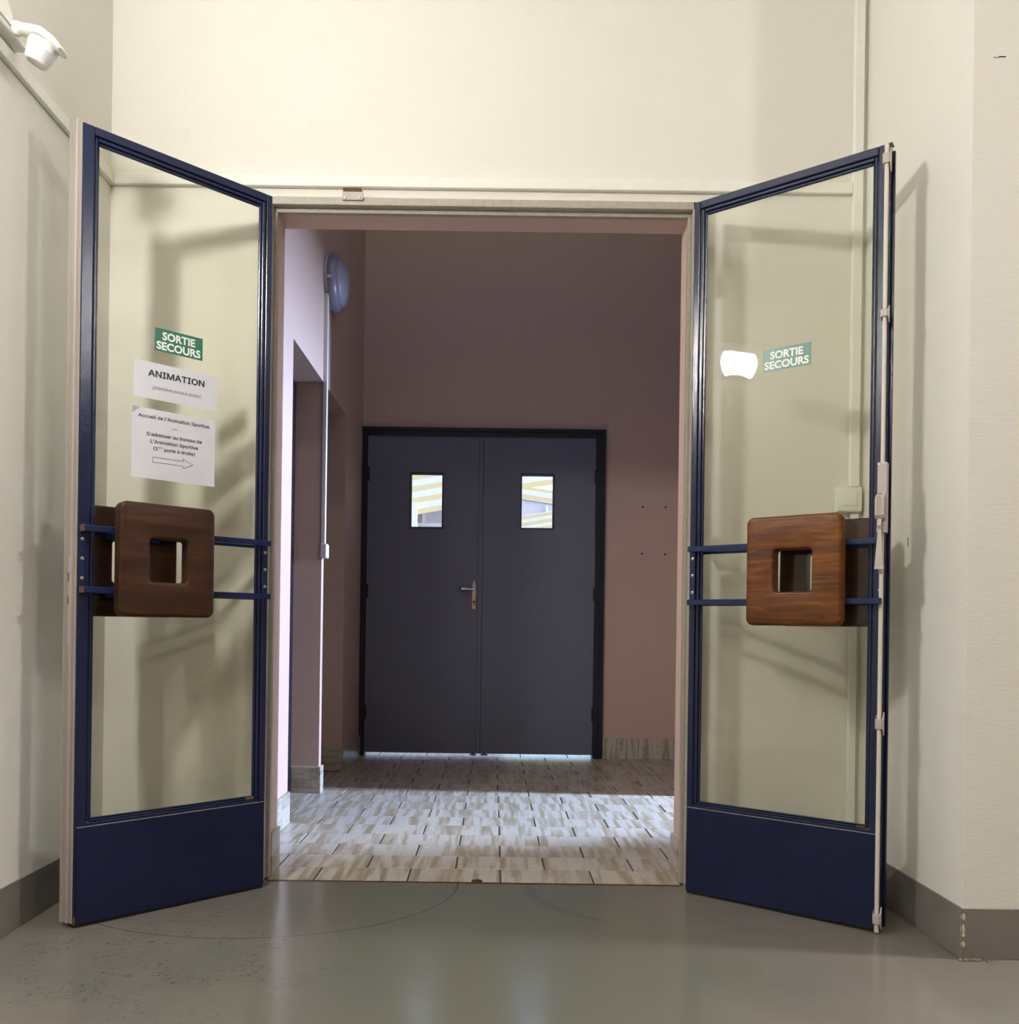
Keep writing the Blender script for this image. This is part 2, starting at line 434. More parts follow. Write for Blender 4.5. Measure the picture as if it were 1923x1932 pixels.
# ------------------------------------------------------------------ hall shell
WY = 0.035                      # hall face of the wall with the doorway
XL, XR = -1.31, 1.168           # left wall, short right wall
OL, OR, OT = -0.757, 0.583, 2.176   # doorway reveal: left, right, top
RB = 0.138                      # back of the reveal (corridor side of the wall)
HC = 3.3                        # hall ceiling
fl = B('floor', M['floor'], None, (-1.4, 6.2, -3.9, 0.0, -0.10, 0.0))
tag(fl, 'worn grey-green painted hall floor with a dark scraped arc', 'floor', 'structure')
tag(B('wall_left', M['cream'], None, (XL-0.12, XL, -3.9, WY+0.10, 0, HC)), 'cream ribbed-paper wall on the left carrying the sensor lamp', 'wall', 'structure')
wb = B('wall_back', M['cream'], None, (XL, -0.80, WY, RB, 0, HC), (0.625, XR, WY, RB, 0, HC), (-0.80, 0.625, WY, RB, 2.215, HC))
tag(wb, 'cream wall around and above the open doorway', 'wall', 'structure')
wr = B('wall_right', M['cream'], None, (XR, 6.2, -0.57, RB, 0, HC))
tag(wr, 'cream ribbed-paper wall jutting out on the right with a battered corner', 'wall', 'structure')
tag(B('wall_front', M['brown_wall'], None, (XL-0.12, 6.2, -4.0, -3.9, 0, HC)), 'brown hall wall behind the camera', 'wall', 'structure')
tag(B('wall_far_right', M['brown_wall'], None, (6.2, 6.3, -4.0, RB, 0, HC)), 'brown end wall far to the right of the hall', 'wall', 'structure')
tag(B('ceiling', M['ceiling'], None, (XL-0.12, 6.3, -4.0, RB, HC, HC+0.1)), 'white hall ceiling above the picture', 'ceiling', 'structure')

def plinth(name, bx, label):
    bm = bmesh.new(); box(bm, *bx, bev=0.0015)
    o = link(name, bm, M['plinth']); return tag(o, label, 'skirting', 'structure')
PB = 0.130
plinth('baseboard_left', (XL, XL+0.005, -3.9, WY, 0, PB), 'grey painted skirting band along the left wall')
plinth('baseboard_back', (XL+0.005, -0.80, WY-0.005, WY, 0, PB), 'grey skirting band behind the left door leaf')
plinth('baseboard_back_right', (0.625, XR-0.005, WY-0.005, WY, 0, PB), 'grey skirting band behind the right door leaf')
bbr = plinth('baseboard_right', (XR-0.005, XR, -0.575, WY-0.005, 0, PB), 'grey skirting band on the short wall beside the right leaf, chipped at the corner')
plinth('baseboard_jut', (XR, 6.2, -0.575, -0.57, 0, PB), 'dark grey skirting band on the wall facing the camera at far right')
# chipped corner of the skirting: small flakes of bare plaster
for (z0, z1, wd) in ((0.100, 0.118, 0.0065), (0.066, 0.090, 0.0045), (0.058, 0.068, 0.007), (0.031, 0.046, 0.006)):
    bm = bmesh.new(); n = 11; pts = []
    for i in range(n):
        a = 2*math.pi*i/n; k = random.uniform(0.55, 1.25)
        pts.append((XR + 0.0005 + wd*0.75*math.cos(a)*k, (z0+z1)/2 + (z1-z0)/2*math.sin(a)*random.uniform(0.75, 1.2)))
    prism(bm, pts, 'y', -0.5757, -0.5749)
    prism(bm, [(-0.5750, z0+0.004), (-0.5750, z1-0.004), (-0.5750+wd*0.5, (z0+z1)/2)], 'x', XR-0.0057, XR-0.0049)
    link('plaster_chip', bm, M['chip'], bbr)
bm = bmesh.new()
for i in range(70):
    x = XR - 0.012 + abs(random.gauss(0, 0.035)); y = -0.577 - abs(random.gauss(0, 0.006)); s = random.uniform(0.0012, 0.004)
    lathe(bm, [(0, 0), (s, s*0.3), (s*0.7, s), (0, s*1.2)], 6, 'z', (x, y, 0.0), closed=False)
o = link('plaster_crumbs', bm, M['crumb'], bbr); o['kind'] = 'stuff'
# small nick and scratch on the walls
bm = bmesh.new(); box(bm, 1.232, 1.249, -0.5712, -0.5700, 2.2955, 2.2975); box(bm, 1.218, 1.233, -0.5708, -0.5700, 2.2940, 2.2950)
link('scratch', bm, M['dark'], wr)
bm = bmesh.new(); box(bm, XR-0.0010, XR, -0.273, -0.270, 1.080, 1.105); link('nick', bm, M['crumb'], wr)

# ------------------------------------------------------------------ steel frame of the doorway
tr1 = empty('trim_1', (0, 0, 0)); tag(tr1, 'grey-beige painted steel frame around the open doorway', 'door frame', 'structure')
FT, FF = 2.212, -0.005
def jamb(name, s):
    xo, xi = (-0.802, -0.768) if s < 0 else (0.627, 0.594)
    xs = -0.757 if s < 0 else 0.583
    bm = bmesh.new()
    box(bm, min(xo, xi), max(xo, xi), FF, WY, 0, FT, bev=0.0015)
    box(bm, min(xi, xs), max(xi, xs), 0.020, WY+0.004, 0, FT-0.036, bev=0.0012)
    return link(name, bm, M['frame_paint'], tr1)
jamb('jamb', -1); jamb('jamb', 1)
bm = bmesh.new()
box(bm, -0.802, 0.627, FF, WY, 2.187, FT, bev=0.0015)
box(bm, -0.768, 0.594, 0.020, WY+0.004, OT-0.003, 2.189, bev=0.0012)
link('head', bm, M['frame_paint'], tr1)
# worn keeper plate on the head, with two screws
kp = B('keeper_plate', M['bolt'], tr1, (-0.541, -0.4755, FF-0.006, FF, 2.2005, 2.2265), bev=0.001)
B('rust_recess', M['rust'], kp, (-0.539, -0.478, FF-0.0075, FF-0.0055, 2.2265, 2.2390), bev=0.0008)
for x in (-0.532, -0.486):
    bm = bmesh.new(); lathe(bm, [(0, -0.0022), (0.0042, -0.0018), (0.0048, 0)], 14, 'y', (x, FF-0.006, 2.2085), closed=False)
    s = link('screw', bm, M['screw'], kp); 
B('side_lip', M['frame_paint'], kp, (-0.478, -0.4745, FF-0.0075, FF, 2.2005, 2.2390), bev=0.0006)

# pink reveal of the doorway
bm = bmesh.new()
box(bm, -0.80, OL-0.006, WY+0.004, RB, 0, 2.215); box(bm, OR+0.006, 0.625, WY+0.004, RB, 0, 2.215)
box(bm, OL-0.006, OR+0.006, WY+0.004, RB, OT, 2.215)
tag(link('trim_2', bm, M['pale_pink']), 'pale pink plaster reveal lining the doorway', 'door reveal', 'structure')

# ------------------------------------------------------------------ tiled corridor floor
fc = B('floor_corridor', M['grout'], None, (-1.25, 4.3, 0.0, 2.75, -0.10, -0.0025))
tag(fc, 'corridor floor of streaked cream tiles laid in running bond', 'floor', 'structure')
TP, TQ, GX, GY = 0.304, 0.1525, 0.0056, 0.0024
def tile_mesh(w_, d_):
    bm = bmesh.new(); box(bm, -w_/2, w_/2, -d_/2, d_/2, -0.006, 0.0, bev=0.0011)
    me = bpy.data.meshes.new('tile'); bm.to_mesh(me); bm.free(); me.materials.append(M['tile']); return me
cache = {}
def put_tile(x0, x1, y0, y1):
    key = (round(x1-x0, 4), round(y1-y0, 4))
    if key not in cache: cache[key] = tile_mesh(*key)
    o = bpy.data.objects.new('tile', cache[key]); COL.objects.link(o); o.parent = fc
    o.location = ((x0+x1)/2, (y0+y1)/2, random.uniform(-0.0003, 0.0002))
for r in range(18):
    y0, y1 = r*TQ + GY/2, (r+1)*TQ - GY/2
    if r == 0: y0 = 0.0015
    xl, xr = (-0.757, 0.583) if r == 0 else (-0.895, 1.16)
    if 5 <= r <= 8 or 9 <= r <= 12: xl = -1.03
    off = 0.0 if r % 2 == 0 else 0.5
    for k in range(-5, 6):
        x0, x1 = (k+off)*TP + GX/2, (k+1+off)*TP - GX/2
        x0, x1 = max(x0, xl), min(x1, xr)
        if x1 - x0 > 0.012: put_tile(x0, x1, y0, y1)
# threshold: dark joint and the brass floor keeper
B('threshold_strip', M['brass'], fl, (-0.76, 0.585, -0.010, 0.0005, 0.0, 0.0012))
bm = bmesh.new(); lathe(bm, [(0.018, 0), (0.018, 0.0014), (0.006, 0.0018), (0.006, 0.0005), (0, 0.0005)], 20, 'z', (-0.077, 0.014, 0.0), closed=False)
link('floor_keeper', bm, M['brass'], fl)

# ------------------------------------------------------------------ corridor shell
CL, CBY, CH = -0.887, 2.60, 3.7
N1, N2, PZ = (0.775, 1.39), (1.44, 2.01), 2.025
wl = B('wall_corridor_left', M['pink'], None,
       (-1.25, CL, RB, N1[0], 0, CH), (-1.25, CL, N2[1], CBY, 0, CH),
       (-1.25, CL, N1[0], N1[1], PZ, CH), (-1.25, CL, N2[0], N2[1], PZ, CH),
       (-1.25, CL, N1[1], N2[0], 0, CH), (-1.25, -1.06, N1[0], N1[1], 0, PZ), (-1.25, -1.06, N2[0], N2[1], 0, PZ))
tag(wl, 'pink corridor wall on the left with two door recesses, washed by daylight', 'wall', 'structure')
B('recess_door', M['navy'], wl, (-1.06, -1.024, N1[0]+0.001, N1[1]-0.001, 0.0, PZ-0.001))
B('recess_door', M['navy'], wl, (-1.06, -1.035, N2[0]+0.001, N2[1]-0.001, 0.0, PZ-0.001))
wc = B('wall_corridor_back', M['pink'], None, (-1.25, -0.886, CBY, CBY+0.15, 0, CH), (0.668, 1.40, CBY, CBY+0.15, 0, CH), (-0.886, 0.668, CBY, CBY+0.15, 2.10, CH))
tag(wc, 'pink end wall of the corridor around the grey double doors', 'wall', 'structure')
for x, z in ((0.908, 1.611), (1.055, 1.611), (0.907, 1.312), (1.055, 1.310)):
    bm = bmesh.new(); lathe(bm, [(0.0065, -0.0006), (0.0055, -0.0010), (0, -0.0010)], 12, 'y', (x+0.004, CBY, z+0.003), closed=False)
    link('screw_hole', bm, M['dark'], wc)
tag(B('wall_corridor_right', M['pink'], None, (1.15, 1.40, 1.42, CBY, 0, CH), (1.15, 1.40, RB, 0.30, 0, CH), (1.15, 1.40, 0.30, 1.42, 2.10, CH)),
    'pink corridor wall on the right with the passage opening', 'wall', 'structure')
tag(B('ceiling_corridor', M['ceiling'], None, (-1.25, 4.3, RB, CBY+0.15, CH, CH+0.1)), 'white corridor ceiling above the picture', 'ceiling', 'structure')
tag(B('wall_passage', M['plinth'], None, (1.40, 4.3, 1.42, 1.55, 0, CH), (1.40, 4.3, RB, 0.30, 0, CH), (1.40, 4.3, 0.30, 1.42, 2.75, CH), (2.50, 2.65, 0.30, 1.00, 0, 2.75),  # inner pier added to block and soften daylight heading for the doorway
      (4.0, 4.3, 0.30, 1.10, 0, 2.75), (4.0, 4.3, 1.10, 1.42, 0, 1.15), (4.0, 4.3, 1.10, 1.42, 2.70, 2.75)),
    'grey side passage walls out of view to the right, with a pier added to trim the daylight', 'wall', 'structure')
w1 = empty('window_1', (4.15, 1.26, 1.5)); tag(w1, 'tall narrow passage window out of view to the right', 'window', 'structure')
o = B('window_frame', M['navy'], w1, (4.10, 4.16, 1.10, 1.13, 1.15, 2.70), (4.10, 4.16, 1.39, 1.42, 1.15, 2.70), (4.10, 4.16, 1.13, 1.39, 1.15, 1.18), (4.10, 4.16, 1.13, 1.39, 2.67, 2.70)); o.matrix_parent_inverse = Matrix.Translation((-4.15, -1.26, -1.5))
o = B('pane', M['clear'], w1, (4.125, 4.131, 1.13, 1.39, 1.18, 2.67)); o.matrix_parent_inverse = Matrix.Translation((-4.15, -1.26, -1.5))

# tiled skirting in the corridor: one object per tile
def skirting(name, label, mat, tiles):
    root = empty(name, (0, 0, 0)); tag(root, label, 'skirting', 'structure')
    for t_ in tiles:
        bm = bmesh.new(); x0, x1, y0, y1, z1 = t_
        c = ((x0+x1)/2, (y0+y1)/2, 0); box(bm, x0-c[0], x1-c[0], y0-c[1], y1-c[1], 0.0, z1, bev=0.0009)
        link('tile', bm, mat, root, loc=c)
ST = 0.011; SH = 0.130
skirting('baseboard_corridor_back', 'streaked tile skirting right of the grey double doors', M['tile_v'],
         [(0.672, 0.902, CBY-ST, CBY, SH), (0.905, 1.137, CBY-ST, CBY, SH)])
skirting('baseboard_corridor_right', 'streaked tile skirting on the right corridor wall', M['tile_h'],
         [(1.139, 1.15, CBY-ST-0.30*(i+1)+0.002, CBY-ST-0.30*i, SH) for i in range(3)])
skirting('baseboard_corridor_left', 'streaked tile skirting on the sunlit left corridor wall and pier', M['tile_h'],
         [(CL, CL+ST, RB+0.002, 0.345, SH), (CL, CL+ST, 0.348, 0.648, SH), (CL, CL+ST, 0.651, N1[0]+0.002, SH),
          (-1.022, CL, N1[1]-ST, N1[1], SH), (CL, CL+ST, N1[1]-ST, N2[0]+ST, SH),
          (-1.022, CL, N2[1]-ST, N2[1], SH), (CL, CL+ST, N2[1]-ST, N2[1]+0.28, SH), (CL, CL+ST, N2[1]+0.283, CBY-0.001, SH)])
skirting('baseboard_reveal_left', 'streaked skirting tile in the left door reveal', M['tile_h'], [(OL-0.0065, OL+0.004, WY+0.006, RB+0.002, 0.142)])
skirting('baseboard_reveal_right', 'streaked skirting tile in the right door reveal', M['tile_h'], [(OR-0.004, OR+0.0065, WY+0.006, RB+0.002, 0.136)])

# ------------------------------------------------------------------ grey double doors at the end of the corridor
tr3 = empty('trim_3', (0, 0, 0)); tag(tr3, 'dark navy painted frame of the grey double doors', 'door frame', 'structure')
B('jamb', M['navy'], tr3, (-0.885, -0.848, CBY-0.022, CBY+0.08, 0, 2.10), bev=0.002)
B('jamb', M['navy'], tr3, (0.609, 0.668, CBY-0.022, CBY+0.08, 0, 2.10), (0.640, 0.668, CBY-0.032, CBY-0.02, 0, 2.10), bev=0.002)
B('head', M['navy'], tr3, (-0.848, 0.609, CBY-0.022, CBY+0.08, 2.045, 2.10), (-0.885, 0.668, CBY-0.030, CBY-0.02, 2.078, 2.10), bev=0.002)
DY = CBY - 0.008      # face of the leaves
def back_leaf(name, label, x0, x1, win):
    root = empty(name, ((x0+x1)/2, DY, 0)); tag(root, label, 'door', 'structure')
    inv = Matrix.Translation((-(x0+x1)/2, -DY, 0))
    a, b, c, d = win
    parts = []
    parts.append(B('panel', M['grey_door'], root, (x0, a, DY, DY+0.042, 0.021, 2.041), (b, x1, DY, DY+0.042, 0.021, 2.041), (a, b, DY, DY+0.042, 0.021, c), (a, b, DY, DY+0.042, d, 2.041)))
    fr = 0.009
    parts.append(B('window_surround', M['door_trim'], root, (a-fr, a, DY-0.005, DY+0.047, c-fr, d+fr), (b, b+fr, DY-0.005, DY+0.047, c-fr, d+fr), (a, b, DY-0.005, DY+0.047, c-fr, c), (a, b, DY-0.005, DY+0.047, d, d+fr), bev=0.001))
    parts.append(B('pane', M['clear'], root, (a, b, DY+0.018, DY+0.024, c, d)))
    hx = x0 if x0 < -0.5 else x1
    for z in (1.80, 1.05, 0.28):
        bm = bmesh.new(); tube(bm, [(hx, DY-0.007, z-0.045), (hx, DY-0.007, z+0.045)], 0.007, 10)
        parts.append(link('hinge', bm, M['navy'], root, True))
    for p in parts: p.matrix_parent_inverse = inv
    return root, inv
d3, inv3 = back_leaf('door_3', 'left grey metal leaf of the closed double doors, with the chrome handle', -0.845, -0.111, (-0.571, -0.374, 1.466, 1.806))
d4, inv4 = back_leaf('door_4', 'right grey metal leaf of the closed double doors, without a handle', -0.108, 0.607, (0.137, 0.336, 1.469, 1.807))
o = B('joint', M['dark'], d3, (-0.1392, -0.1372, DY-0.0006, DY+0.001, 0.023, 2.041), (-0.1108, -0.1082, DY-0.0006, DY+0.04, 0.023, 2.041)); o.matrix_parent_inverse = inv3
o = B('astragal', M['grey_door'], d3, (-0.1370, -0.1110, DY-0.003, DY+0.002, 0.023, 2.041), bev=0.0008); o.matrix_parent_inverse = inv3
# chrome lever on its long plate
bm = bmesh.new()
prism(bm, [(-0.172, 0.945), (-0.151, 0.945), (-0.150, 1.06), (-0.152, 1.10), (-0.157, 1.124), (-0.165, 1.124), (-0.170, 1.10), (-0.173, 1.06)], 'y', DY-0.008, DY)
o = link('handle_plate', bm, M['chrome'], d3); o.matrix_parent_inverse = inv3; hp = o
bm = bmesh.new()
tube(bm, [(-0.161, DY-0.005, 1.069), (-0.161, DY-0.040, 1.069)], 0.009, 14)
tube(bm, [(-0.161, DY-0.040, 1.069), (-0.185, DY-0.043, 1.070), (-0.212, DY-0.043, 1.071)], [0.009, 0.0065, 0.0075], 14)
tube(bm, [(-0.212, DY-0.043, 1.071), (-0.214, DY-0.043, 1.071), (-0.219, DY-0.043, 1.071)], [0.0115, 0.0115, 0.0115], 14)
tube(bm, [(-0.219, DY-0.043, 1.071), (-0.232, DY-0.043, 1.072), (-0.248, DY-0.043, 1.073), (-0.258, DY-0.043, 1.073)], [0.010, 0.0118, 0.0085, 0.003], 14)
o = link('lever', bm, M['chrome'], d3, True); o.matrix_parent_inverse = inv3
bm = bmesh.new(); tube(bm, [(-0.161, DY-0.008, 0.991), (-0.161, DY-0.0125, 0.991)], 0.0085, 14); box(bm, -0.1645, -0.1575, DY-0.0125, DY-0.008, 0.968, 0.99)
o = link('lock_cylinder', bm, M['brass'], d3); o.matrix_parent_inverse = inv3
bm = bmesh.new(); tube(bm, [(-0.161, DY-0.0095, 1.113), (-0.161, DY-0.0075, 1.113)], 0.003, 10)
o = link('screw', bm, M['dark'], d3); o.matrix_parent_inverse = inv3
for rt, inv, xs in ((d3, inv3, (-0.175, -0.135)), (d4, inv4, (-0.105, -0.06))):
    o = B('floor_bolt', M['door_trim'], rt, (xs[0], xs[1], DY-0.004, DY+0.01, 0.010, 0.018), ((xs[0]+xs[1])/2-0.006, (xs[0]+xs[1])/2+0.006, DY-0.004, DY+0.008, 0.016, 0.03), bev=0.001); o.matrix_parent_inverse = inv

# ------------------------------------------------------------------ the two blue glazed leaves
def V(o): return o
def leaf(name, label, O, ang, W, sy, wood_mat):
    """local axes: x along the leaf from the hinge edge, y = sy*t with t towards the corridor face seen here, z up"""
    root = empty(name, (O[0], O[1], 0), ang); tag(root, label, 'door', 'structure')
    T = 0.042
    def bx(u0, u1, t0, t1, z0, z1):
        y0, y1 = sorted((sy*t0, sy*t1)); return (u0, u1, y0, y1, z0, z1)
    def P(nm, mat, par, *bs, bev=0.0012, smooth=False): return B(nm, mat, par, *[bx(*b) for b in bs], bev=bev, smooth=smooth)
    Z0, Z1 = 0.009, 2.1735
    uo = W - 0.030
    P('hinge_stile', M['blue'], root, (0, 0.0185, -T, 0, Z0, Z1), bev=0.002)
    P('lock_stile', M['blue'], root, (uo, W, -T, 0, Z0, Z1), bev=0.002)
    P('top_rail', M['blue'], root, (0.0188, uo-0.0003, -T, 0, Z1-0.024, Z1), bev=0.002)
    P('bottom_rail', M['blue'], root, (0.0188, uo-0.0003, -T, -0.0005, 0.255, 0.281), (0.0188, uo-0.0003, -T, -0.0005, Z0, 0.04), bev=0.002)
    # glazing beads, set back behind a narrow groove
    g = 0.0022
    def bead(b, b2): return P('glazing_bead', M['blue'], root, b, b2, bev=0.002)
    bead((0.0185+g, 0.031, -0.018, -0.003, 0.283, Z1-0.026), (0.031, 0.0385, -0.018, -0.009, 0.283, Z1-0.026))
    bead((uo-0.010, uo-g, -0.018, -0.003, 0.283, Z1-0.026), (uo-0.015, uo-0.010, -0.018, -0.009, 0.283, Z1-0.026))
    bead((0.032, uo-0.011, -0.018, -0.003, Z1-0.036, Z1-0.0262), (0.039, uo-0.0155, -0.018, -0.009, Z1-0.044, Z1-0.036))
    bead((0.032, uo-0.011, -0.018, -0.003, 0.2815, 0.287), (0.039, uo-0.0155, -0.018, -0.009, 0.287, 0.2915))
    P('glass_pane', M['glass'], root, (0.024, uo-0.006, -0.0245, -0.0185, 0.283, Z1-0.028), bev=0)
    # kick plates front and back; worn top edge
    kp_ = P('kick_panel', M['panel_blue'], root, (0.004, W-0.006, 0.0, 0.0035, 0.0095, 0.2700), bev=0.0008)
    P('worn_edge', M['worn_edge'], kp_, (0.004, W-0.006, -0.0002, 0.0040, 0.2700, 0.2722), bev=0.0006)
    P('back_panel', M['panel_blue'], root, (0.004, W-0.006, -T-0.0035, -T, 0.012, 0.2700), bev=0.0008)
    P('gap_shadow', M['dark'], root, (0.003, W-0.003, -T+0.004, -0.002, 0.002, Z0), bev=0)  # dark strip painting the shadow in the gap below the leaf
    # rust in two corners of the bead
    P('rust_spot', M['rust'], root, (uo-0.036, uo-0.012, -0.0085, -0.0022, 0.2825, 0.2878) if sy < 0 else (0.034, 0.062, -0.0085, -0.0022, 0.2825, 0.2905), bev=0.001)
    for u in (0.0, ):
        for z in (0.25, 1.15, 1.98):
            bm = bmesh.new(); tube(bm, [(-0.006, sy*(-T+0.002), z-0.04), (-0.006, sy*(-T+0.002), z+0.04)], 0.0065, 10)
            link('hinge', bm, M['blue'], root, True)
    # push bars, brackets with screws, and the square wooden push plates, both faces
    uc, zc, pw, ph, pt = (0.3395, 1.000, 0.263, 0.313, 0.050)
    for face in (1, -1):
        base = 0.0 if face > 0 else -T
        f = lambda t: base + face*t
        for z in (1.0785, 0.9135):
            P('push_bar', M['bar_blue'], root, (0.006, W-0.004, f(0.022), f(0.034), z-0.0085, z+0.0085), (0.006, 0.020, f(0.002), f(0.022), z-0.0085, z+0.0085), (W-0.018, W-0.004, f(0.002), f(0.022), z-0.0085, z+0.0085), bev=0.0016)
        if sy > 0 and face > 0:
            for z in (1.0785, 0.9135): P('worn_tip', M['rust'], root, (W-0.0085, W-0.0035, f(0.004), f(0.0345), z-0.009, z+0.009), bev=0.001)
        for u in (0.0105, W-0.0115):
            br = P('bracket', M['bar_blue'], root, (u-0.0078, u+0.0078, f(0.0), f(0.0025), 0.905, 1.087), bev=0.0008)
            for z in (1.051, 0.998, 0.945):
                bm = bmesh.new(); lathe(bm, [(0.0052, 0.0), (0.0046, 0.0016), (0.0015, 0.0022), (0, 0.0022)], 14, 'y', (0, 0, 0), closed=False)
                a = math.radians(random.uniform(20, 160))
                s = link('screw', bm, M['screw'], br, loc=(u, sy*f(0.0025), z))
                if sy*face < 0: s.rotation_euler = (math.pi, 0, 0)
                for v in s.data.vertices: pass
                # slot
                bm = bmesh.new(); c_, s_ = math.cos(a), math.sin(a)
                q = [(-0.0044*c_-0.0005*s_, -0.0044*s_+0.0005*c_), (0.0044*c_-0.0005*s_, 0.0044*s_+0.0005*c_), (0.0044*c_+0.0005*s_, 0.0044*s_-0.0005*c_), (-0.0044*c_+0.0005*s_, -0.0044*s_-0.0005*c_)]
                y0, y1 = sorted((sy*f(0.0025+0.0018), sy*f(0.0025+0.0025)))
                prism(bm, [(u+p_[0], z+p_[1]) for p_ in q], 'y', y0, y1)
                link('screw_slot', bm, M['dark'], br)
        # plate: one closed rounded ring with a square hole
        bm = bmesh.new()
        r = 0.009
        seq = []
        for i in range(5):
            a = math.pi/2*i/4
            seq.append(('o', r*(1-math.cos(a)), -r + r*math.sin(a)))       # outer edge up to the face
        for i in range(5):
            a = math.pi/2*i/4
            seq.append(('h', 0.007*(1-math.sin(a)), -0.007 + 0.007*math.cos(a)))   # face down into the hole
        hole_back = ('h', 0.0, -pt+0.004); hole_b2 = ('h', 0.004, -pt)
        outer_b = ('o', 0.005, -pt); outer_b2 = ('o', 0.0, -pt+0.005)
        seq += [hole_back, hole_b2, outer_b, outer_b2]
        loops = []
        for kind, e, dt in seq:
            if kind == 'o': pts = rrect(pw-2*e, ph-2*e, max(0.004, 0.020-e))
            else: pts = rrect(0.105+2*e, 0.121+2*e, 0.010+e)
            tt = f(0.034 + pt + dt) if face > 0 else base - (0.034 + pt + dt)
            loops.append([bm.verts.new((p_[0], sy*tt, p_[1])) for p_ in pts])
        fs = []
        n = len(loops[0])
        for A_, B_ in zip(loops, loops[1:]+loops[:1]):
            for i in range(n):
                fs.append(bm.faces.new((A_[i], B_[i], B_[(i+1) % n], A_[(i+1) % n])))
        bmesh.ops.recalc_face_normals(bm, faces=fs)
        pl = link('push_plate', bm, wood_mat if face > 0 else M['wood_shaded'], root, True, loc=(uc if face > 0 else 0.388, 0, zc))
        pl['label'] = 'varnished wooden push plate with a square hole, %s' % ('towards the corridor' if face > 0 else 'seen through the glass')
        for z in (1.0785, 0.9135):
            bm = bmesh.new()
            for du in (-0.05, 0.05):
                t0 = 0.0205; y0, y1 = sorted((sy*f(0.019), sy*f(0.0218)))
            box(bm, -0.075, 0.075, y0, y1, z-zc-0.018, z-zc+0.018, bev=0.001)
            link('fixing_strap', bm, M['bar_blue'], pl)
    return root, bx, P

AL, AR = math.radians(-137.8), math.radians(-36.0)
WL_, WR_ = 0.554, 0.565
dl, lbx, lP = leaf('door_1', 'left blue steel glazed door leaf standing open, with two paper notices on its glass', (-0.7465, -0.078), AL, WL_, 1, M['wood_shaded'])
dr, rbx, rP = leaf('door_2', 'right blue steel glazed door leaf standing open, with a grey vertical bolt on its edge', (0.581, -0.073), AR, WR_, -1, M['wood_lit'])

# left leaf: grey ribbed meeting stile with lock plate
bm = bmesh.new()
prism(bm, [(WL_+0.0003, -0.003), (WL_+0.0003, -0.042), (WL_+0.0225, -0.042), (WL_+0.0225, -0.036), (WL_+0.0135, -0.036), (WL_+0.0125, -0.033), (WL_+0.0125, -0.020), (WL_+0.0085, -0.016), (WL_+0.0035, -0.016), (WL_+0.0035, -0.003)], 'z', 0.013, 2.188)
ms = link('meeting_stile', bm, M['stile_paint'], dl); ms['label'] = 'grey ribbed meeting stile on the free edge'
lk = B('lock_plate', M['bolt'], ms, (WL_+0.0120, WL_+0.0142, -0.0320, -0.0205, 0.765, 1.005), bev=0.0006)
B('latch_hole', M['dark'], ms, (WL_+0.0140, WL_+0.0146, -0.0295, -0.0225, 0.935, 0.960)); B('latch_hole', M['dark'], ms, (WL_+0.0140, WL_+0.0146, -0.0295, -0.0225, 0.875, 0.895))
B('keyhole', M['dark'], dl, (WL_-0.004, WL_+0.0005, -0.010, 0.0005, 0.790, 0.806), bev=0)
B('rust_foot', M['rust'], dl, (WL_-0.0160, WL_+0.0004, -0.030, 0.0006, 0.008, 0.030), bev=0.001)

# right leaf: outer lip and the surface-mounted vertical bolt
rP('meeting_lip', M['blue'], dr, (WR_, 0.5720, -0.042, -0.030, 0.011, 2.164))
vb = rP('vertical_bolt', M['bolt_rod'], dr, (0.5525, 0.5625, 0.001, 0.015, 0.016, 2.150), bev=0.0022); vb['label'] = 'pale grey vertical bolt with lever box and guides'
def rprism(name, mat, par, pts, u0, u1, bev=0.0):
    """profile in (t, z), extruded along u"""
    bm = bmesh.new(); prism(bm, [(-t_, z_) for t_, z_ in pts], 'x', u0, u1); return link(name, bm, mat, par)
lc = rP('lock_case', M['bolt'], vb, (0.5475, 0.5715, 0.0, 0.026, 1.100, 1.292), bev=0.0012)
rprism('lever_housing', M['bolt'], vb, [(0.022, 1.205), (0.030, 1.204), (0.046, 1.192), (0.046, 1.146), (0.040, 1.138), (0.022, 1.132)], 0.5460, 0.5690)
rP('housing_ridge', M['bolt'], vb, (0.5510, 0.5535, 0.044, 0.0475, 1.148, 1.196), (0.5570, 0.5590, 0.044, 0.0475, 1.148, 1.196), bev=0.0004)
rP('slot', M['dark'], vb, (0.5520, 0.5600, 0.030, 0.0312, 1.2045, 1.2065), bev=0)
bm = bmesh.new()   # tapering lever hanging from the housing
def lev(u, t, z): return bm.verts.new((u, -t, z))
secs = [(1.150, 0.5515, 0.5610, 0.020, 0.036), (1.118, 0.5515, 0.5610, 0.021, 0.040), (1.108, 0.5520, 0.5605, 0.022, 0.034), (1.000, 0.5455, 0.5680, 0.026, 0.040)]
R_ = [[lev(a, c, z), lev(b, c, z), lev(b, d, z), lev(a, d, z)] for z, a, b, c, d in secs]
fs = [bm.faces.new(R_[0]), bm.faces.new(R_[-1])]
for A_, B_ in zip(R_, R_[1:]):
    for i in range(4): fs.append(bm.faces.new((A_[i], B_[i], B_[(i+1) % 4], A_[(i+1) % 4])))
bmesh.ops.recalc_face_normals(bm, faces=fs); link('lever', bm, M['bolt'], vb)
bm = bmesh.new(); tube(bm, [(0.5555, -0.020, 0.9995), (0.5555, -0.020, 0.992)], 0.004, 12); link('lever_stop', bm, M['bolt_rod'], vb)
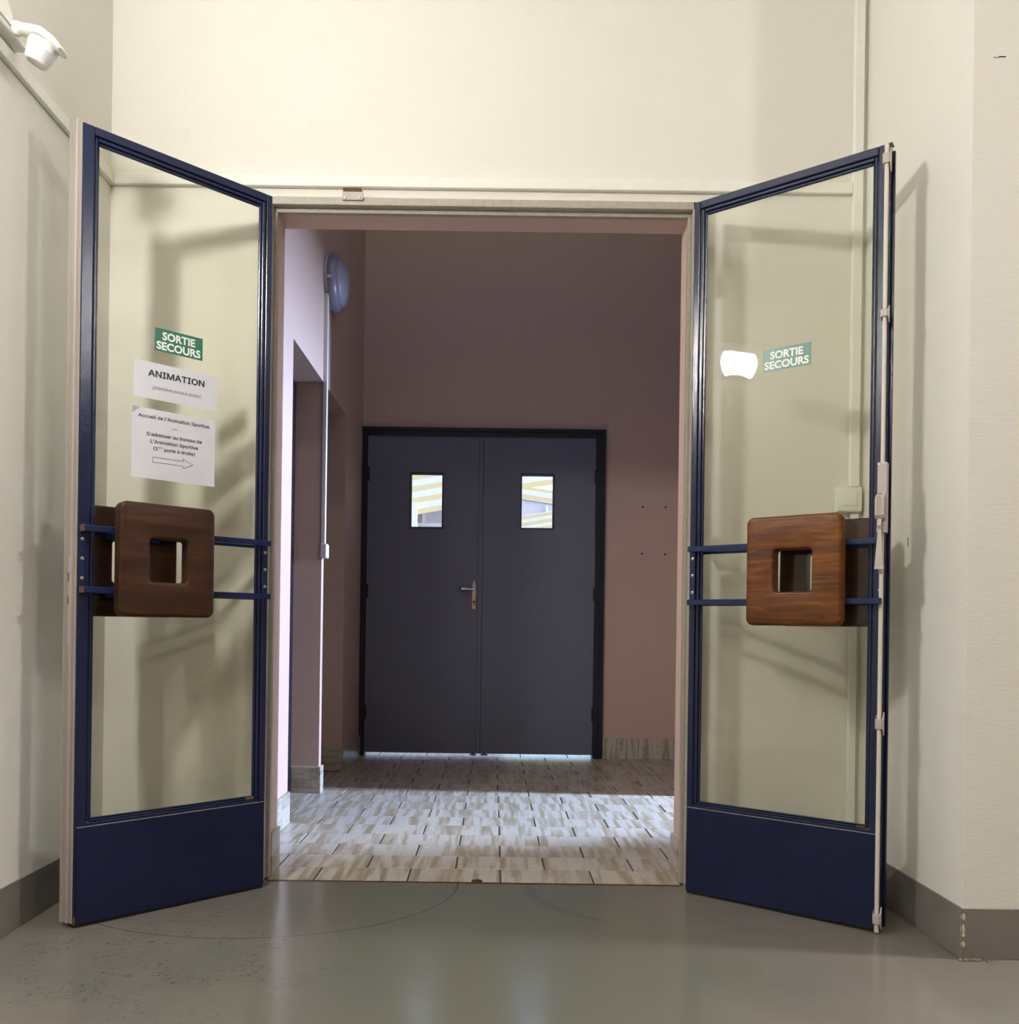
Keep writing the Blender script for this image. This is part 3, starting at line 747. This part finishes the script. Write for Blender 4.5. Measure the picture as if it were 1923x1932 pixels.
for u, z in ((0.5515, 1.285), (0.5635, 1.287), (0.5500, 1.109), (0.5645, 1.109)):
    bm = bmesh.new(); lathe(bm, [(0.0034, 0), (0.003, 0.001), (0, 0.0012)], 12, 'y', (0, 0, 0), closed=False)
    s = link('screw', bm, M['screw'], vb, loc=(u, -0.026, z)); s.rotation_euler = (math.pi, 0, 0)
def guide(z0, z1):
    h = z1-z0
    bm = bmesh.new()
    box(bm, 0.5495, 0.5655, -0.019, -0.001, z0, z1, bev=0.0008)
    prism(bm, [(-0.0165, z0+0.001), (-0.0165, z1-0.001), (-0.0005, z1+h*0.7), (-0.0005, z0-h*0.7)], 'x', 0.5656, 0.5690)
    prism(bm, [(-0.0165, z0+0.001), (-0.0165, z1-0.001), (-0.0005, z1+h*0.4), (-0.0005, z0-h*0.4)], 'x', 0.5482, 0.5494)
    return link('guide', bm, M['bolt'], vb)
guide(2.112, 2.140); guide(1.692, 1.712); guide(0.563, 0.590); guide(0.030, 0.056)
bm = bmesh.new(); tube(bm, [(0.5575, -0.008, 2.135), (0.5575, -0.008, 2.165)], 0.0062, 12); tube(bm, [(0.5575, -0.008, 0.035), (0.5575, -0.008, 0.006)], 0.0062, 12)
link('bolt_tip', bm, M['bolt_rod'], vb, True)
rP('top_plate', M['bolt'], vb, (0.560, 0.570, -0.028, 0.0008, 2.1722, 2.1745), bev=0.0003)

# ------------------------------------------------------------------ notices and stickers on the glass
GT = -0.0185           # face of the glass
def on_leaf(name, parent_leaf, sy, label, cat, u_left, u_right, z0, z1, mat, th=0.0006, curl=0.0):
    """a sheet stuck on the glass: its own thing, placed in world space with the leaf's orientation; local x runs in reading direction"""
    O = parent_leaf.location; ang = parent_leaf.rotation_euler[2]
    uc_ = (u_left+u_right)/2; wd = abs(u_right-u_left)
    root = empty(name, (0, 0, 0), ang)
    D = Vector((math.cos(ang), math.sin(ang), 0)); N = Vector((-D.y, D.x, 0))*sy
    root.location = Vector((O.x, O.y, 0)) + D*uc_ + N*(GT+0.0002) + Vector((0, 0, z0))
    tag(root, label, cat)
    fx = (lambda x: -x) if sy > 0 else (lambda x: x)
    bm = bmesh.new(); nx, nz = 10, 10; h = z1-z0
    grid = {}
    for s_ in (0, 1):
        for i in range(nx+1):
            for j in range(nz+1):
                x = -wd/2 + wd*i/nx; z = h*j/nz
                c = curl*((max(0, 1-(i/nx)*8)*max(0, (j/nz)*8-7))**2 + 0.3*(max(0, (i/nx)*6-5)*max(0, 1-(j/nz)*6))**2)
                grid[s_, i, j] = bm.verts.new((fx(x), sy*((th if s_ else 0)+c), z))
    fs = []
    for s_ in (0, 1):
        for i in range(nx):
            for j in range(nz):
                fs.append(bm.faces.new((grid[s_, i, j], grid[s_, i+1, j], grid[s_, i+1, j+1], grid[s_, i, j+1])))
    for i in range(nx):
        for j in (0, nz): fs.append(bm.faces.new((grid[0, i, j], grid[0, i+1, j], grid[1, i+1, j], grid[1, i, j])))
    for j in range(nz):
        for i in (0, nx): fs.append(bm.faces.new((grid[0, i, j], grid[0, i, j+1], grid[1, i, j+1], grid[1, i, j])))
    bmesh.ops.recalc_face_normals(bm, faces=fs)
    link('sheet', bm, mat, root)
    y = sy*(th+0.0004)
    def write(s, x0, x1, zb, cap, mat_, weight=0.0, shear=0.0, nm='lettering', bold=0.0, font=True):
        bm = bmesh.new()
        for i, (ox, oz) in enumerate(((0, 0),) if not bold else ((-bold, 0), (bold, 0), (0, -bold*0.7), (0, bold*0.7))):
            text_mesh(bm, s, x0+ox, x1+ox, zb+oz, cap, fx, y + sy*0.00003*i, weight, shear, font)
        link(nm, bm, mat_, root)
    return root, write, fx, y

def exit_sticker(lf, sy, u_l, u_r, z0, label):
    rt, wr_, fx, y = on_leaf('exit_sticker', lf, sy, label, 'sticker', u_l, u_r, z0, z0+0.066, M['green'], 0.0005)
    rt['group'] = 'green exit stickers on the door glass'
    wr_('SORTIE', -0.049, 0.047, 0.0355, 0.0225, M['white_ink'], 0.034, font=False)
    wr_('SECOURS', -0.0655, 0.0635, 0.0065, 0.0225, M['white_ink'], 0.034, font=False)
exit_sticker(dl, 1, 0.351, 0.211, 1.611, 'green SORTIE SECOURS sticker on the left leaf glass, above two paper notices')
exit_sticker(dr, -1, 0.217, 0.357, 1.606, 'green SORTIE SECOURS sticker alone on the right leaf glass')

rt, wr_, fx, y = on_leaf('paper_notice', dl, 1, 'white landscape paper notice reading ANIMATION, under the left green sticker', 'notice', 0.408, 0.164, 1.469, 1.574, M['paper'], curl=0.001)
rt['group'] = 'paper notices on the left door glass'
wr_('ANIMATION', -0.0818, 0.0808, 0.0655, 0.0250, M['ink'], 0.0, bold=0.0009)
wr_('(première porte à droite)', -0.070, 0.071, 0.0295, 0.0140, M['grey_ink'], 0.0, 0.28)
rt, wr_, fx, y = on_leaf('paper_notice', dl, 1, 'larger white paper notice with an arrow, just above the left push plate', 'notice', 0.412, 0.170, 1.240, 1.440, M['paper'], curl=0.006)
rt['group'] = 'paper notices on the left door glass'
wr_("Accueil de l'Animation Sportive", -0.103, 0.103, 0.1730, 0.0136, M['ink'], 0.0, bold=0.00035)
wr_('°°°', -0.008, 0.008, 0.146, 0.0105, M['ink'], 0.0)
wr_("S'adresser au bureau de", -0.080, 0.081, 0.1235, 0.0136, M['ink'], 0.0, bold=0.00035)
wr_("L'Animation Sportive", -0.069, 0.069, 0.1035, 0.0136, M['ink'], 0.0, bold=0.00035)
wr_('(1', -0.060, -0.048, 0.0840, 0.0136, M['ink'], 0.0, bold=0.00035); wr_('ère', -0.047, -0.034, 0.0905, 0.0075, M['ink'], 0.0); wr_('porte à droite)', -0.029, 0.060, 0.0840, 0.0136, M['ink'], 0.0, bold=0.00035)
bm = bmesh.new()
ar = [(-0.062, 0.0490), (0.0255, 0.0490), (0.0255, 0.0415), (0.055, 0.0560), (0.0255, 0.0705), (0.0255, 0.0630), (-0.062, 0.0630)]
for (a, b) in zip(ar, ar[1:]+ar[:1]):
    dx, dz = b[0]-a[0], b[1]-a[1]; L_ = math.hypot(dx, dz); nx_, nz_ = -dz/L_*0.00055, dx/L_*0.00055
    ex, ez = dx/L_*0.0005, dz/L_*0.0005
    q = [(a[0]-ex+nx_, a[1]-ez+nz_), (b[0]+ex+nx_, b[1]+ez+nz_), (b[0]+ex-nx_, b[1]+ez-nz_), (a[0]-ex-nx_, a[1]-ez-nz_)]
    bm.faces.new([bm.verts.new((fx(p_[0]), y, p_[1])) for p_ in q])
link('arrow', bm, M['ink'], rt)

# ------------------------------------------------------------------ trunking, switch, lamps on the hall walls
TZ0, TZ1, TD = 2.259, 2.296, 0.017
o = B('cable_trunking', M['trunk'], None, (-1.293, 1.1195, WY-TD, WY, TZ0, TZ1), bev=0.002); tag(o, 'horizontal cream cable trunking along the wall above the doorway', 'trunking')
o = B('cable_trunking', M['trunk'], None, (XL+0.0005, XL+TD-0.001, -3.6, -0.951, 2.49, 2.527), bev=0.002); tag(o, 'upper cream cable trunking on the left wall, mirrored in the right door glass', 'trunking')
o = B('cable_trunking', M['trunk'], None, (XL+0.0005, XL+TD-0.001, -0.95, -0.914, TZ1+0.001, 2.489), bev=0.002); tag(o, 'short upright cream cable trunking on the left wall joining the two runs, out of view', 'trunking')
o = B('cable_trunking', M['trunk'], None, (XL+0.0005, XL+TD-0.001, -0.95, WY-0.001, TZ0, TZ1), bev=0.002); tag(o, 'cream cable trunking running up the left wall under the sensor lamp', 'trunking')
o = B('cable_trunking', M['trunk'], None, (1.121, 1.153, WY-0.018, WY, 1.303, 3.29), bev=0.002); tag(o, 'upright cream cable trunking in the right corner above the switch', 'trunking')
o = B('cable_trunking', M['trunk'], None, (1.128, 1.153, WY-0.016, WY, 0.132, 1.216), bev=0.002); tag(o, 'upright cream cable trunking in the right corner below the switch', 'trunking')
sw = empty('light_switch', (1.118, WY, 1.26)); tag(sw, 'cream square rocker light switch on the wall behind the right leaf', 'switch')
def loc_box(name, mat, par, hx, y0, y1, hz, bev): 
    bm = bmesh.new(); box(bm, -hx, hx, y0, y1, -hz, hz, bev=bev, seg=2); return link(name, bm, mat, par, True)
loc_box('back_box', M['trunk'], sw, 0.041, -0.022, 0.0, 0.0415, 0.004)
loc_box('cover', M['trunk'], sw, 0.039, -0.031, -0.022, 0.0395, 0.004)
rk = loc_box('rocker', M['trunk'], sw, 0.0215, -0.0335, -0.029, 0.0215, 0.001)

# sensor lamp at the top left of the picture
sl = empty('sensor_lamp', (XL, -0.60, 2.34)); tag(sl, 'white wall lamp with a jointed motion sensor above the left trunking', 'sensor lamp')
def at(o): o.matrix_parent_inverse = Matrix.Translation((-XL, 0.60, -2.34)); return o
at(B('base_plate', M['plastic'], sl, (XL, -1.276, -0.76, -0.505, 2.316, 2.330), bev=0.003))
bm = bmesh.new(); prism(bm, [(XL, 2.331), (-1.272, 2.331), (-1.276, 2.36), (-1.293, 2.415), (-1.300, 2.423), (XL, 2.425)], 'y', -0.76, -0.575); at(link('body', bm, M['plastic'], sl))
bm = bmesh.new(); lathe(bm, [(0, -0.018), (0.010, -0.015), (0.017, -0.006), (0.018, 0.003), (0.014, 0.012), (0.006, 0.017), (0, 0.018)], 24, 'y', (-1.268, -0.57, 2.334), closed=False); at(link('joint', bm, M['plastic'], sl, True))
bm = bmesh.new()
secs = [(-1.272, 2.333, 0.012, 0.012), (-1.250, 2.331, 0.013, 0.020), (-1.222, 2.322, 0.014, 0.030), (-1.195, 2.310, 0.015, 0.041), (-1.172, 2.294, 0.013, 0.041), (-1.158, 2.281, 0.010, 0.032), (-1.151, 2.273, 0.006, 0.020)]
R_ = []
for i, (x, z, hh, wy) in enumerate(secs):
    x2, z2 = secs[min(i+1, 6)][:2]; x1, z1 = secs[max(i-1, 0)][:2]
    d = Vector((x2-x1, 0, z2-z1)).normalized(); nrm_ = Vector((-d.z, 0, d.x))
    R_.append([bm.verts.new(Vector((x, -0.57, z)) + nrm_*hh*math.cos(a) + Vector((0, 1, 0))*wy*math.sin(a)) for a in [2*math.pi*k/20 for k in range(20)]])
fs = [bm.faces.new(R_[0]), bm.faces.new(R_[-1])]
for A_, B_ in zip(R_, R_[1:]):
    for k in range(20): fs.append(bm.faces.new((A_[k], B_[k], B_[(k+1) % 20], A_[(k+1) % 20])))
bmesh.ops.recalc_face_normals(bm, faces=fs); at(link('arm', bm, M['plastic'], sl, True))
bm = bmesh.new(); lathe(bm, [(0.034, 0.004), (0.0362, -0.004), (0.034, -0.018), (0.028, -0.046), (0.0255, -0.049), (0.021, -0.050), (0.020, -0.046), (0, -0.043)], 32, 'z', (0, 0, 0), closed=False)
pod = link('sensor_pod', bm, M['plastic'], sl, True); pod.location = (-1.199-XL, -0.57+0.60, 2.291-2.34); pod.rotation_euler = (0, math.radians(24), 0)
bm = bmesh.new()
prof = [(0.0358, -0.015), (0.0340, -0.022), (0.0302, -0.040)]
Rw = [[bm.verts.new((r*math.cos(a), r*math.sin(a), z)) for a in [math.radians(-125+110*k/14) for k in range(15)]] for r, z in prof]
for A_, B_ in zip(Rw, Rw[1:]):
    for k in range(14): bm.faces.new((A_[k], B_[k], B_[k+1], A_[k+1]))
ln = link('sensor_lens', bm, M['lens'], pod, True)

# bulkhead lamp that lights this end of the hall; just out of the picture, seen only in the right-hand glass
def wall_lamp(name, label, loc, rz, mat_on, r=0.115):
    root = empty(name, loc, rz); tag(root, label, 'lamp')
    bm = bmesh.new(); box(bm, 0.0, 0.022, -r*1.05, r*1.05, -0.075, 0.080, bev=0.004); link('back_plate', bm, M['plastic'], root)
    bm = bmesh.new(); rings = []
    for i in range(9):
        a = math.pi/2*i/8
        k = math.cos(a); rings.append((0.022 + 0.095*math.sin(a), k))
    V_ = []
    for x, k in rings:
        row = []
        kk = max(k, 0.03)
        for q in range(40):
            a_ = 2*math.pi*q/40; py, pz = r*math.cos(a_), r*0.95*math.sin(a_)
            pz = min(pz, 0.062)
            if pz < 0: pz = max(pz, -0.082 + 0.022*max(0.0, math.cos(py/r*math.pi*0.62)))
            row.append(bm.verts.new((x, py*kk, pz*kk)))
        V_.append(row)
    fs = [bm.faces.new(V_[-1])]; n = len(V_[0])
    for A_, B_ in zip(V_, V_[1:]):
        for i in range(n): fs.append(bm.faces.new((A_[i], B_[i], B_[(i+1) % n], A_[(i+1) % n])))
    bmesh.ops.recalc_face_normals(bm, faces=fs); link('glass_dome', bm, mat_on, root, True)
    return root
wall_lamp('bulkhead_lamp', 'lit white bulkhead lamp on the left wall, mirrored in the right door glass', (XL, -1.50, 2.40), 0.0, M['lamp_on'])
def ceiling_lamp(label, x, y):
    root = empty('ceiling_lamp', (x, y, HC)); tag(root, label, 'lamp')
    bm = bmesh.new(); lathe(bm, [(0.19, -0.001), (0.195, -0.02), (0.175, -0.03)], 32, 'z'); link('base', bm, M['plastic'], root, True)
    bm = bmesh.new(); lathe(bm, [(0.172, -0.031)] + [(0.172*math.cos(a), -0.031-0.055*math.sin(a)) for a in [math.pi/2*i/8 for i in range(1, 9)]], 32, 'z', closed=False); link('dome', bm, M['lamp_far'], root, True)
ceiling_lamp('lit round ceiling lamp behind the camera to the right, out of view', 3.9, -0.80)
pd = empty('pendant_lamp', (2.5, -2.77, HC)); tag(pd, 'small lit globe pendant lamp down the hall, out of view', 'lamp')
bm = bmesh.new(); lathe(bm, [(0.07*math.sin(a), -0.19-0.07*math.cos(a)) for a in [math.pi*i/12 for i in range(13)]], 24, 'z', closed=False); link('globe', bm, M['lamp_on'], pd, True)
bm = bmesh.new(); tube(bm, [(0, 0, -0.001), (0, 0, -0.135)], 0.006, 10); link('stem', bm, M['plastic'], pd, True)
tl = empty('fill_tube', (XL, -3.15, 2.66)); tag(tl, 'added fluorescent fill lamp on the left wall behind the camera, out of view', 'lamp')  # fill lamp added to lift the light in hall and corridor
B('batten', M['plastic'], tl, (0.0, 0.045, -0.64, 0.64, -0.03, 0.03), bev=0.004)
bm = bmesh.new(); tube(bm, [(0.078, -0.6, 0), (0.078, 0.6, 0)], 0.026, 14); link('tube', bm, M['fill_on'], tl, True)
B('end_cap', M['plastic'], tl, (0.0, 0.108, -0.635, -0.601, -0.03, 0.03), bev=0.004)
B('end_cap', M['plastic'], tl, (0.0, 0.108, 0.601, 0.635, -0.03, 0.03), bev=0.004)

# ------------------------------------------------------------------ corridor: round lamp, conduit, junction box
rl = empty('round_wall_lamp', (CL, 1.48, 2.553)); tag(rl, 'round grey-rimmed wall lamp, unlit, high on the left corridor wall', 'lamp')
bm = bmesh.new(); lathe(bm, [(0.128, 0.0), (0.130, 0.004), (0.130, 0.016)], 40, 'x', closed=True); link('base', bm, M['conduit'], rl, True)
bm = bmesh.new(); lathe(bm, [(0.136, 0.0165), (0.143, 0.022), (0.145, 0.034), (0.140, 0.046), (0.128, 0.060), (0.120, 0.0615), (0.118, 0.056)], 48, 'x', closed=False); link('rim', bm, M['lamp_grey'], rl, True)
bm = bmesh.new(); lathe(bm, [(0.119, 0.058)] + [(0.119*math.cos(a), 0.058 + 0.042*math.sin(a)) for a in [math.pi/2*i/10 for i in range(1, 11)]], 48, 'x', closed=False); link('dome', bm, M['opal'], rl, True)
B('clip', M['conduit'], rl, (0.020, 0.040, -0.146, -0.138, -0.030, -0.018), bev=0.001)
o = B('conduit', M['conduit'], None, (CL, CL+0.020, 1.372, 1.396, 1.228, 2.46), bev=0.002); tag(o, 'white conduit dropping from the round lamp down the pier edge', 'conduit')
o = B('junction_box', M['conduit'], None, (CL, CL+0.032, 1.355, 1.415, 1.158, 1.228), bev=0.004); tag(o, 'small white box at the lower end of the white conduit', 'junction box')

# ------------------------------------------------------------------ outside, seen through the two door windows and under the doors
yard = B('yard', M['yard'], None, (-8, 8, CBY+0.10, 14, -0.12, -0.004)); tag(yard, 'pale sunlit concrete yard beyond the grey double doors', 'yard', 'structure')
mq = empty('striped_awning', (-1.2, 6.0, 0)); tag(mq, 'yellow and white striped awning over a pale wall, seen through the left door window', 'awning')
def loc_at(o, p): o.matrix_parent_inverse = Matrix.Translation((-p[0], -p[1], 0)); return o
def band(name, mat, par, p0, pts, y0, y1):
    bm = bmesh.new(); prism(bm, pts, 'y', y0, y1); return loc_at(link(name, bm, mat, par), p0)
p0 = (-1.2, 6.0)
sl_ = 0.18
for i in range(-1, 9):
    zb = 2.125 + 0.062*2*i*0.985
    X0, X1 = -2.2, 0.0
    lo = lambda x: zb + (x+0.913)*sl_
    band('canvas_stripe', M['yellow'], mq, p0, [(X0, lo(X0)), (X1, lo(X1)), (X1, lo(X1)+0.055), (X0, lo(X0)+0.055)], 5.99, 6.01)
    band('canvas_stripe', M['canvas'], mq, p0, [(X0, lo(X0)+0.0552), (X1, lo(X1)+0.0552), (X1, lo(X1)+0.1218), (X0, lo(X0)+0.1218)], 5.99, 6.01)
loc_at(B('post', M['canvas'], mq, (-0.925, -0.848, 5.93, 5.985, -0.004, 2.12), bev=0.003), p0)
loc_at(B('post', M['canvas'], mq, (-2.2, -2.12, 5.93, 5.985, -0.004, 2.0), bev=0.003), p0)
bw = B('outer_wall', M['render'], None, (-4.0, 0.10, 6.25, 6.5, -0.004, 2.6)); tag(bw, 'pale grey rendered wall under the awning behind the left door window', 'wall', 'structure')
B('ledge', M['canvas'], bw, (-4.0, 0.10, 6.21, 6.25, 1.92, 1.95), (-0.82, -0.80, 6.22, 6.25, 0.0, 2.6))
mq2 = empty('canopy', (1.2, 6.0, 0)); tag(mq2, 'gabled yellow and white striped canopy seen through the right door window', 'canopy')
p1 = (1.2, 6.0)
for i in range(0, 5):       # rising gable stripes
    lo = lambda x: 2.318 + 0.12*i + (x-0.247)*0.15
    band('canvas_stripe', M['yellow'], mq2, p1, [(0.06, lo(0.06)), (2.2, lo(2.2)), (2.2, lo(2.2)+0.053), (0.06, lo(0.06)+0.053)], 6.10, 6.12)
    band('canvas_stripe', M['canvas'], mq2, p1, [(0.06, lo(0.06)+0.0532), (2.2, lo(2.2)+0.0532), (2.2, lo(2.2)+0.1198), (0.06, lo(0.06)+0.1198)], 6.10, 6.12)
for i, mm in enumerate(('canvas', 'yellow', 'canvas', 'yellow')):   # falling stripes below them
    lo = lambda x: (2.198, 2.206, 2.250, 2.305)[i] - (x-0.25)*0.14
    hgt = (0.0078, 0.0438, 0.0548, 0.030)[i]
    band('canvas_stripe', M[mm], mq2, p1, [(0.06, lo(0.06)), (1.0, lo(1.0)), (1.0, lo(1.0)+hgt), (0.06, lo(0.06)+hgt)], 6.04, 6.06)
band('side_panel', M['render'], mq2, p1, [(0.06, 1.97), (1.0, 2.12), (1.0, 2.093), (0.06, 2.222)], 6.06, 6.08)
for i, mm in enumerate(('canvas', 'yellow', 'canvas', 'yellow', 'canvas', 'yellow')):
    lo = lambda x: (2.003, 1.972, 1.936, 1.90, 1.865, 1.83)[i] + (x-0.25)*0.178
    hgt = (0.010, 0.0305, 0.0355, 0.0355, 0.0345, 0.0345)[i]
    band('canvas_stripe', M[mm], mq2, p1, [(0.06, lo(0.06)), (1.0, lo(1.0)), (1.0, lo(1.0)+hgt), (0.06, lo(0.06)+hgt)], 6.00, 6.02)
loc_at(B('post', M['canvas'], mq2, (0.505, 0.53, 6.02, 6.04, -0.004, 2.13), (0.06, 0.10, 6.02, 6.04, -0.004, 2.0), (1.0, 1.05, 6.02, 6.06, -0.004, 2.4), bev=0.002), p1)
